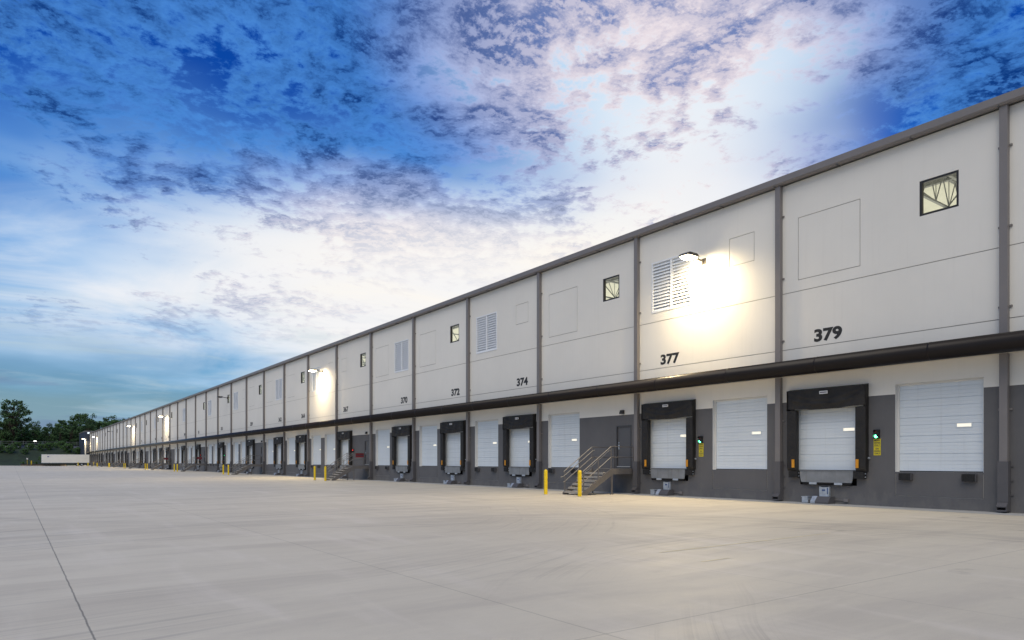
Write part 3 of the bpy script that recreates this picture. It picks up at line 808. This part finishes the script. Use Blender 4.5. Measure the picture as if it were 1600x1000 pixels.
# ------------------------------------------------------------------ stairs, bollards, small lamps
def make_stair():
    root = thing('dock_stair', '', 'staircase', (WX, 0, 0), 'grey steel stairs up to the personnel doors')
    hw = .68; xp, xf, zt = -1.60, -3.50, 1.25; n = 7
    m = MB(); m.box(xp, -.004, -hw, hw, zt - .06, zt); m.box(xp, -.01, -hw, -hw + .05, zt - .28, zt - .06); m.box(xp, -.01, hw - .05, hw, zt - .28, zt - .06); m.box(xp, xp + .05, -hw + .05, hw - .05, zt - .28, zt - .06)
    m.build('platform', M['stair'], root)
    for s_ in (1, -1):
        m = MB(); y0 = s_ * hw - .03
        m.prism([(xp, zt), (xp, zt - .34), (xf + .30, 0.0), (xf, 0.0), (xf, .10)], y0, y0 + .06, 'y')
        m.box(xp - .0, xp + .02, y0, y0 + .06, zt - .3, zt)
        m.build('stringer', M['stair'], root)
    for i in range(n - 1):
        m = MB(); z = zt * (i + 1) / n; x = xf + (xp - xf) * (i + .15) / n * 1.0
        m.box(x, x + .30, -hw + .032, hw - .032, z - .035, z); m.box(x + .0, x + .02, -hw + .032, hw - .032, z - .10, z - .036)
        m.build('tread', M['tread'], root)
    slope = (zt) / (xp - xf)
    def zat(x): return zt if x > xp else zt - (xp - x) * slope
    for s_ in (1, -1):
        y = s_ * hw
        for x, h in ((xf + .12, 1.02), ((xp + xf) / 2 + .1, 1.04), (xp, 1.08), (-.06, 1.08)):
            m = MB(); m.box(x - .02, x + .02, y - .02, y + .02, max(0.0, zat(x) - .02), zat(x) + h - .01); m.build('rail_post', M['stair'], root)
        for h in (1.07, .56):
            m = MB(); m.tube((xp, y, zt + h), (-.04, y, zt + h), .021, 8); m.build('platform_rail', M['stair'], root)
            m = MB(); m.tube((xp, y, zt + h), (xf + .06, y, zat(xf + .06) + h), .021, 8); m.build('stair_rail', M['rail'], root)
        m = MB(); yi = y - s_ * .09
        m.tube((xp + .12, yi, zt + .90), (xp, yi, zt + .90), .019, 8); m.tube((xp, yi, zt + .90), (xf - .05, yi, zat(xf - .05) + .90), .019, 8)
        m.tube((xf - .05, yi, zat(xf - .05) + .90), (xf - .22, yi, zat(xf - .05) + .88), .019, 8); m.build('handrail', M['rail'], root)
        m = MB(); m.box(xp + .02, xp + .08, y - .03 , y + .03, 0, zt - .28); m.box(xp - .02, xp + .12, y - .08, y + .08, 0, .015); m.build('support_leg', M['stair'], root)
    return root
def make_bollard():
    root = thing('bollard', '', 'bollard', (0, 0, 0), 'yellow bollards standing before the dock stairs')
    m = MB(); m.lathe([(.0, 0), (.088, 0), (.088, 1.13), (.082, 1.16), (.065, 1.19), (.035, 1.205), (0, 1.21)], (0, 0, 0), 18); m.build('post', M['bollard'], root, smooth=True)
    try: root.children[0].data.set_sharp_from_angle(angle=R(50))
    except Exception: pass
    m = MB(); m.lathe([(.11, .0), (.11, .012), (.088, .02)], (0, 0, 0), 18); m.build('footing', M['curb'], root)
    return root
def make_wall_light():
    root = thing('wall_light', '', 'wall light', (WX, 0, 0), 'small dark wall lights above the personnel doors')
    m = MB(); m.prism([(-.005, 4.0), (-.16, 4.0), (-.16, 4.08), (-.10, 4.2), (-.005, 4.2)], -.11, .11, 'y'); m.build('housing', M['lamp_body'], root)
    m = MB(); m.box(-.15, -.03, -.09, .09, 3.99, 4.0); m.build('lens', M['trim_white'], root)
    return root
st0, bo0, wl0 = make_stair(), make_bollard(), make_wall_light()
def make_red_sign():
    root = thing('danger_sign', '', 'sign', (0, 0, 0), 'red signs on the dock stair railings')
    m = MB(); m.box(-.37, .37, -.008, .008, -.17, .17); m.build('plate', M['sign_red'], root)
    me = text_mesh('DANGER', .175, .95, .006, .003); me.materials.clear(); me.materials.append(M['ink'])
    for v in me.vertices: x, y, z = v.co; v.co = (-y, x, z)
    link('lettering', me, root, (0, -.0105, -.07))
    return root
rd0 = make_red_sign()
for b, yc in MAN.items():
    nm = bayname(b)
    place(st0, (WX, yc - .05, 0), 'grey steel stair with tube railings in %s' % nm)
    for s_ in (1, -1):
        place(bo0, (20.72, yc - .36 + s_ * 1.22, 0), '%s yellow bollard before stair in %s' % ('left' if s_ > 0 else 'right', nm))
    if b < 12: place(wl0, (WX, yc + .05, 0), 'small dark wall light above door in %s' % nm)
    if b in (6, 14, 17): place(rd0, (WX - 1.0, yc - .67, 2.12), 'red warning board on stair railing in %s' % nm)

# ------------------------------------------------------------------ wall floodlights
def make_flood(lit):
    root = thing('floodlight', '', 'floodlight', (WX, 0, 10.55), 'floodlights on arms along the dock wall')
    m = MB(); m.box(-.05, 0, -.12, .12, -.14, .14); m.build('wall_plate', M['lamp_body'], root)
    m = MB(); m.tube((-.05, 0, 0), (-.75, 0, .10), .045, 8); m.build('arm', M['lamp_body'], root)
    m = MB(); m.prism([(-.70, .03), (-1.42, .03), (-1.42, .09), (-1.30, .17), (-.80, .17), (-.70, .12)], -.26, .26, 'y'); m.build('head', M['lamp_body'], root)
    m = MB(); m.prism([(-.74, .028), (-1.38, .028), (-1.36, -.02), (-1.2, -.05), (-.92, -.05), (-.76, -.02)], -.22, .22, 'y'); m.build('lens', M['lens'] if lit else M['car_glass'], root)
    return root
fl0, fl1 = make_flood(True), make_flood(False)
def spot(loc, aim, energy, blend=1.0, ang=150, rad=.25, name='flood_lamp'):
    la = bpy.data.lights.new(name, 'SPOT'); la.energy = energy; la.spot_size = R(ang); la.spot_blend = blend; la.shadow_soft_size = rad; la.color = (1.0, .78, .45)
    o = link(name, la, None, loc); v = Vector(aim) - Vector(loc); o.rotation_euler = (-v).to_track_quat('Z', 'Y').to_euler()
for b in LAMPS:
    y = U(b + .47)
    place(fl0, (WX, y, 10.55), 'lit floodlight washing the upper wall of %s' % bayname(b))
    spot((WX - 1.10, y, 10.36), (WX - .05, y, 9.2), 1500, ang=165)
    spot((WX - 1.10, y, 10.34), (WX - 13.0, y, 0), 3400, ang=150, name='flood_lamp_throw')
for b in (12, 30):
    place(fl1, (WX, U(b + .30), 10.75), 'unlit dark floodlight on arm on upper wall of %s' % bayname(b))
fa = dup(fl0, (23.75, YB + .0, 10.6), 'lit floodlight on the pier of the dark navy end wing')
spot((22.9, YB - .5, 10.4), (23.4, YB + .2, 0), 1500)

# ------------------------------------------------------------------ ground
mb = MB(); mb.quad([(-900, -600, -.03), (1500, -600, -.03), (1500, 1800, -.03), (-900, 1800, -.03)])
tag(mb.build('ground', M['grass']), kind='structure')
mb = MB(); mb.quad([(-160, -90, 0), (WX + .3, -90, 0), (WX + .3, 318, 0), (-160, 318, 0)])
tag(mb.build('yard', M['yard']), kind='structure')
mb = MB(); mb.quad([(WX - 1.15, U(-3), .004), (WX, U(-3), .004), (WX, YB, .004), (WX - 1.15, YB, .004)])
tag(mb.build('dock_apron_shade', M['apron_shade']), kind='structure')  # strip along the wall base with canopy shade put into its colour
mb = MB()
for (y, x0, x1) in ((8.25, 9.2, 14.8), (7.1, 8.9, 9.6),):
    mb.quad([(x0, y - .03, .004), (x1, y - .02, .004), (x1, y + .02, .004), (x0, y + .03, .004)])
tag(mb.build('worn_dock_stripe', M['stripe']), kind='structure')
# hill beyond the yard
def hgt(x, y):
    def sst(a, b_, v): t_ = min(1, max(0, (v - a) / (b_ - a))); return t_ * t_ * (3 - 2 * t_)
    h = 7.2 * sst(326, 356, y) + 7.0 * sst(385, 470, y) + 8.0 * sst(470, 620, y)
    return h + .35 * math.sin(x * .11 + y * .07) * sst(330, 360, y) - .02
mb = MB(); nx, ny = 70, 60; x0, x1, y0_, y1_ = -420, 480, 319, 700
vx = [[(x0 + (x1 - x0) * i / nx, y0_ + (y1_ - y0_) * (j / ny) ** 1.5) for j in range(ny + 1)] for i in range(nx + 1)]
for i in range(nx + 1):
    for j in range(ny + 1): x, y = vx[i][j]; mb.v.append((x, y, hgt(x, y)))
for i in range(nx):
    for j in range(ny):
        a = i * (ny + 1) + j; mb.f.append((a, a + ny + 1, a + ny + 2, a + 1)); mb.m.append(0)
tag(mb.build('hill', M['grass'], smooth=True), kind='structure')
mb = MB(); mb.quad([(-160, 318, .02), (1.5, 318, .02), (-3, 324, .03), (-160, 324, .03)]); tag(mb.build('far_pavement', M['path_light']), kind='structure')
# planting island
mb = MB()
pl = [(2.2, 290), (4, 287.5), (9, 287), (14, 288.5), (16, 292), (14, 297), (6, 298), (2.5, 295)]
mb.prism(pl, 0.0, .16, 'z'); tag(mb.build('curb_island', M['curb']), kind='structure')
mb = MB(); cx = sum(p[0] for p in pl) / 8; cy = sum(p[1] for p in pl) / 8
mb.prism([(cx + (a - cx) * .96, cy + (b_ - cy) * .96) for a, b_ in pl], .16, .55, 'z'); tag(mb.build('mulch_bed', M['mulch']), kind='structure')

# ------------------------------------------------------------------ trailer
tr_ = thing('semi_trailer', 'long white box trailer backed against the far end of the dock wall', 'trailer', (8.2, 286, 0))
mb = MB(); mb.box(0, 14.0, 0, 2.6, 1.12, 4.0); mb.build('box_body', M['trailer'], tr_)
mb = MB(); mb.box(-.06, 14.06, -.02, 2.62, 4.0, 4.06); mb.box(-.06, .0, 0, 2.6, 1.1, 4.0); mb.box(0, 14.0, -.03, 0, 1.05, 1.2); mb.build('edge_rail', M['galv'], tr_)
mb = MB(); mb.box(1, 13.7, .5, .62, .85, 1.11); mb.box(1, 13.7, 2.0, 2.12, .85, 1.11); mb.box(9.4, 13.0, .55, 2.05, .6, .86); mb.build('chassis', M['chassis'], tr_)
for x in (10.4, 11.7):
    for y in (.05, 1.95):
        mb = MB(); mb.tube((x, y, .5), (x, y + .6, .5), .5, 18); w = mb.build('wheel', M['tyre'], tr_)
        mb = MB(); mb.tube((x, y - .01, .5), (x, y + .02, .5), .27, 14); mb.build('rim', M['galv'], w)
for y in (.55, 1.95):
    mb = MB(); mb.box(3.2, 3.35, y, y + .12, .1, 1.1); mb.box(3.1, 3.45, y - .06, y + .18, 0.0, .1); mb.build('landing_leg', M['chassis'], tr_)
mb = MB(); mb.box(1.6, 2.1, -.012, -.002, 3.1, 3.4); mb.build('side_emblem', M['trailer_mark'], tr_)
mb = MB(); mb.box(12.6, 13.1, .1, .14, .4, 1.1); mb.build('mud_flap', M['tyre'], tr_)

# ------------------------------------------------------------------ parked cars on the bank
def car(name, x, y, z, ang, paint, label):
    root = thing(name, label, 'car', (x, y, z), 'cars parked on top of the far bank'); root.rotation_euler.z = ang
    m = MB(); m.prism([(-2.25, .3), (2.2, .3), (2.25, .7), (2.1, .88), (1.0, .98), (-1.9, 1.0), (-2.25, .85)], -.88, .88, 'y'); m.build('body', paint, root)
    m = MB(); m.prism([(-1.75, 1.0), (1.0, .98), (.35, 1.47), (-1.3, 1.48)], -.76, .76, 'y'); m.build('cabin', M['car_glass'], root)
    m = MB(); m.prism([(-1.32, 1.47), (.36, 1.46), (.3, 1.52), (-1.25, 1.53)], -.77, .77, 'y'); m.build('roof', paint, root)
    for wx in (-1.4, 1.4):
        for wy in (-.9, .68):
            m = MB(); m.tube((wx, wy, .33), (wx, wy + .22, .33), .33, 12); m.build('wheel', M['tyre'], root)
for i, (x, p, lb) in enumerate([(1.0, 'car_white', 'white car at the left end of the row parked on the far bank'), (4.6, 'car_dark', 'dark blue car second from left in the row on the far bank'),
                                (8.4, 'car_silver', 'silver car third from left in the row on the far bank'), (15.5, 'car_dark', 'dark blue car fourth from left in the row on the far bank'),
                                (19.4, 'car_white', 'white car fifth from left in the row on the far bank'), (23.2, 'car_silver', 'silver car at the right end of the row on the far bank')]):
    y = 362 + (i % 2) * 1.0
    car('parked_car', x - 1, y, hgt(x - 1, y), R(8 + 5 * (i % 3)), M[p], lb)
# rail fence behind the cars
fn = thing('rail_fence', 'long grey rail fence running along the top of the far bank', 'fence', (0, 372, 0))
mb = MB()
for z in (10.3, 9.5): mb.box(-24, 40, -.05, .05, z, z + .13)
mb.build('rail', M['fence'], fn)
for i in range(17):
    mb = MB(); x = -24 + i * 4; mb.box(x - .08, x + .08, -.07, .07, hgt(x, 372) - .2, 10.7); mb.build('post', M['fence'], fn)
# lot lamp, sign post and marker on the island
lp = thing('lot_lamp', 'small bright white lamp on a pole among the trees on the far bank', 'lamp post', (8.0, 360, hgt(8, 360)))
mb = MB(); mb.tube((0, 0, 0), (0, 0, 3.0), .07, 8); mb.build('pole', M['metal_dark'], lp)
mb = MB(); mb.box(-.6, .5, -.25, .25, 3.0, 3.2); mb.build('head', M['lamp_body'], lp)
mb = MB(); mb.box(-.55, .45, -.28, .22, 2.75, 2.998); mb.build('lens', mat('white_lamp_lens', (1, 1, 1), .3, emit=(1, .97, .92), estr=4.0), lp)
sp_ = thing('sign_post', 'small white sign on a thin post in the planting island', 'sign', (4.2, 291, .55))
mb = MB(); mb.tube((0, 0, 0), (0, 0, 2.1), .05, 8); mb.build('post', M['bollard'], sp_)
mb = MB(); mb.box(-.25, .25, -.09, -.052, 1.7, 2.25); mb.build('plate', M['sign_metal'], sp_)
mk = thing('marker_post', 'short yellow marker post beside the white sign in the planting island', 'post', (5.4, 291, .55))
mb = MB(); mb.lathe([(0, 0), (.16, 0), (.16, 1.2), (.1, 1.28), (0, 1.3)], (0, 0, 0), 12); mb.build('shaft', M['bollard'], mk)
for x, y, lb in ((18.6, 283.0, 'yellow bollard in front of the rear of the white trailer'), (23.4, 284.5, 'yellow bollard between the white trailer and the dock wall')):
    dup(bo0, (x, y, 0), lb).scale = (1.6, 1.6, 1.15)

# ------------------------------------------------------------------ trees
def tree_meshes(seed, H, Rr, nclump, nleaf, leaf, base=.25, airy=0.0, col='leaf_a'):
    r = random.Random(seed); t_ = MB(); c = MB()
    pts = [(0, 0, 0)]; x = y = 0.0
    for i in range(1, 7): x += r.uniform(-.15, .15); y += r.uniform(-.15, .15); pts.append((x, y, H * .78 * i / 6))
    for i in range(6): t_.tube(pts[i], pts[i + 1], H * .020 * (1 - i / 7.5), 8, r1=H * .020 * (1 - (i + 1) / 7.5))
    for i in range(nclump):
        f = r.random(); zc = H * (base + (1 - base) * f)
        prof_ = math.sin(math.pi * min(1, .12 + .86 * (1 - f))) ** .6
        a = r.uniform(0, 2 * math.pi); rad = Rr * prof_ * math.sqrt(r.uniform(.08, 1.0)) * r.uniform(.75, 1.12)
        cx_, cy_ = rad * math.cos(a), rad * math.sin(a); cr = Rr * r.uniform(.17, .34) * (1 - airy * .35)
        j = min(5, max(1, int(f * 5)))
        p0 = pts[j]; t_.tube(p0, (cx_ * .9, cy_ * .9, zc - cr * .2), H * .006, 5, r1=H * .002)
        for q_ in range(nleaf):
            d_ = Vector((r.gauss(0, 1), r.gauss(0, 1), r.gauss(0, .75))); d_ = d_.normalized() * cr * r.random() ** .4
            o = Vector((cx_, cy_, zc)) + d_
            n_ = (d_.normalized() + Vector((r.gauss(0, .6), r.gauss(0, .6), r.gauss(0, .6) + .4))).normalized()
            u_ = n_.orthogonal().normalized(); v_ = n_.cross(u_); an_ = r.uniform(0, math.pi); u2 = u_ * math.cos(an_) + v_ * math.sin(an_); v2 = n_.cross(u2)
            s_ = leaf * r.uniform(.6, 1.3)
            c.v += [tuple(o - u2 * s_ * .5), tuple(o + v2 * s_ * .32), tuple(o + u2 * s_ * .5), tuple(o - v2 * s_ * .32)]
            k_ = len(c.v) - 4; c.f.append((k_, k_ + 1, k_ + 2, k_ + 3)); c.m.append(0)
    tm = t_.mesh('trunk', [M['bark']]); cm_ = bpy.data.meshes.new('crown'); cm_.from_pydata(c.v, [], c.f); cm_.materials.append(M[col]); cm_.update()
    return tm, cm_
KINDS = [tree_meshes(1, 16, 5.2, 46, 75, .85, .12, 0, 'leaf_a'), tree_meshes(2, 18, 5.6, 50, 75, .85, .10, 0, 'leaf_b'), tree_meshes(3, 15, 4.6, 40, 75, .8, .08, 0, 'leaf_b'),
         tree_meshes(4, 20, 6.0, 48, 60, .8, .18, .4, 'leaf_a')]
BIG = tree_meshes(9, 21, 6.6, 120, 42, .75, .20, .75, 'leaf_a')
def tree(x, y, kd, sc, label, group='trees in the wood on the far hill', rot=0, sz=None):
    z = hgt(x, y) if y > 319 else .5
    o = thing('tree', label, 'tree', (x, y, z - .1), group); o.rotation_euler.z = rot; o.scale = (sc, sc, sz or sc)
    link('trunk', kd[0], o); link('crown', kd[1], o)
tree(.6, 376, BIG, 1.0, 'tallest open-crowned tree rising above the wood at the left edge', None)
rt = random.Random(11)
# front row along the lot, then rows up the hill; heights follow the tree line in the photograph
rows = []
for i, x in enumerate((-9, -4.5, 4.5, 9.5, 14, 18.5, 23, 28, 33.5)):
    rows.append((x + rt.uniform(-1, 1), 379 + rt.uniform(-2, 3), (.62, .62, .60, .52, .58, .62, .72, .74, .74)[i], 'front'))
for i, x in enumerate((-12, -6, -1, 4, 9, 14, 19, 24.5, 30, 36, 42)):
    rows.append((x + rt.uniform(-1.5, 1.5), 394 + rt.uniform(-3, 5), (.75, .75, .72, .66, .60, .66, .80, .86, .86, .85, .8)[i], 'second'))
for i, x in enumerate((-14, 0, 8, 20, 27, 34, 41, 48)):
    rows.append((x + rt.uniform(-2, 2), 420 + rt.uniform(-3, 8), (.75, .70, .60, .78, .86, .82, .78, .74)[i], 'third'))
cnt = {}
tot = {rw: sum(1 for r_ in rows if r_[3] == rw) for rw in ('front', 'second', 'third')}
for i, (x, y, sc, rw) in enumerate(rows):
    cnt[rw] = cnt.get(rw, 0) + 1
    tree(x, y, KINDS[rt.randrange(4)], sc * 1.02, 'dense green tree, %s from the left in the %s row of the far wood' % (ORD[cnt[rw]], rw), rot=rt.uniform(0, 6.28))
# outer trees so that the wood carries on past the frame
for i, (x, y) in enumerate(((-22, 384), (-31, 392), (-42, 386), (-55, 398))):
    tree(x, y, KINDS[i], .8, 'dense green tree of the far wood, %s beyond the left edge' % ORD[i + 1], rot=i * 1.3)
BU = tree_meshes(41, 3.2, 2.2, 22, 45, .5, .12, 0, 'leaf_b')
for i in range(13):
    bx, by = -6 + i * 2.6 + rt.uniform(-.8, .8), rt.uniform(343, 357)
    o = thing('bush', 'leafy bush on the grassy bank, %s from the left' % ORD[i + 1], 'bush', (bx, by, hgt(bx, by) - .2), 'bushes growing on the grassy bank'); o.scale = (rt.uniform(.7, 1.2),) * 3
    link('stem', BU[0], o); link('crown', BU[1], o)
YT = tree_meshes(21, 3.6, 1.35, 14, 40, .38, .30, .3, 'leaf_c')
tree(8.6, 292, YT, 1.0, 'young bright green tree in the planting island left of the trailer', None)
for i, x in enumerate((3.0, 6.8, 10.5, 12.4)):
    o = thing('shrub', 'low dark shrub, %s from the left in the planting island' % ORD[i + 1], 'shrub', (x, 293.5, .5), 'low shrubs in the planting island')
    if i == 0: SH = tree_meshes(31, 1.1, .8, 12, 24, .28, .2, 0, 'leaf_b')
    link('stem', SH[0], o); link('crown', SH[1], o)
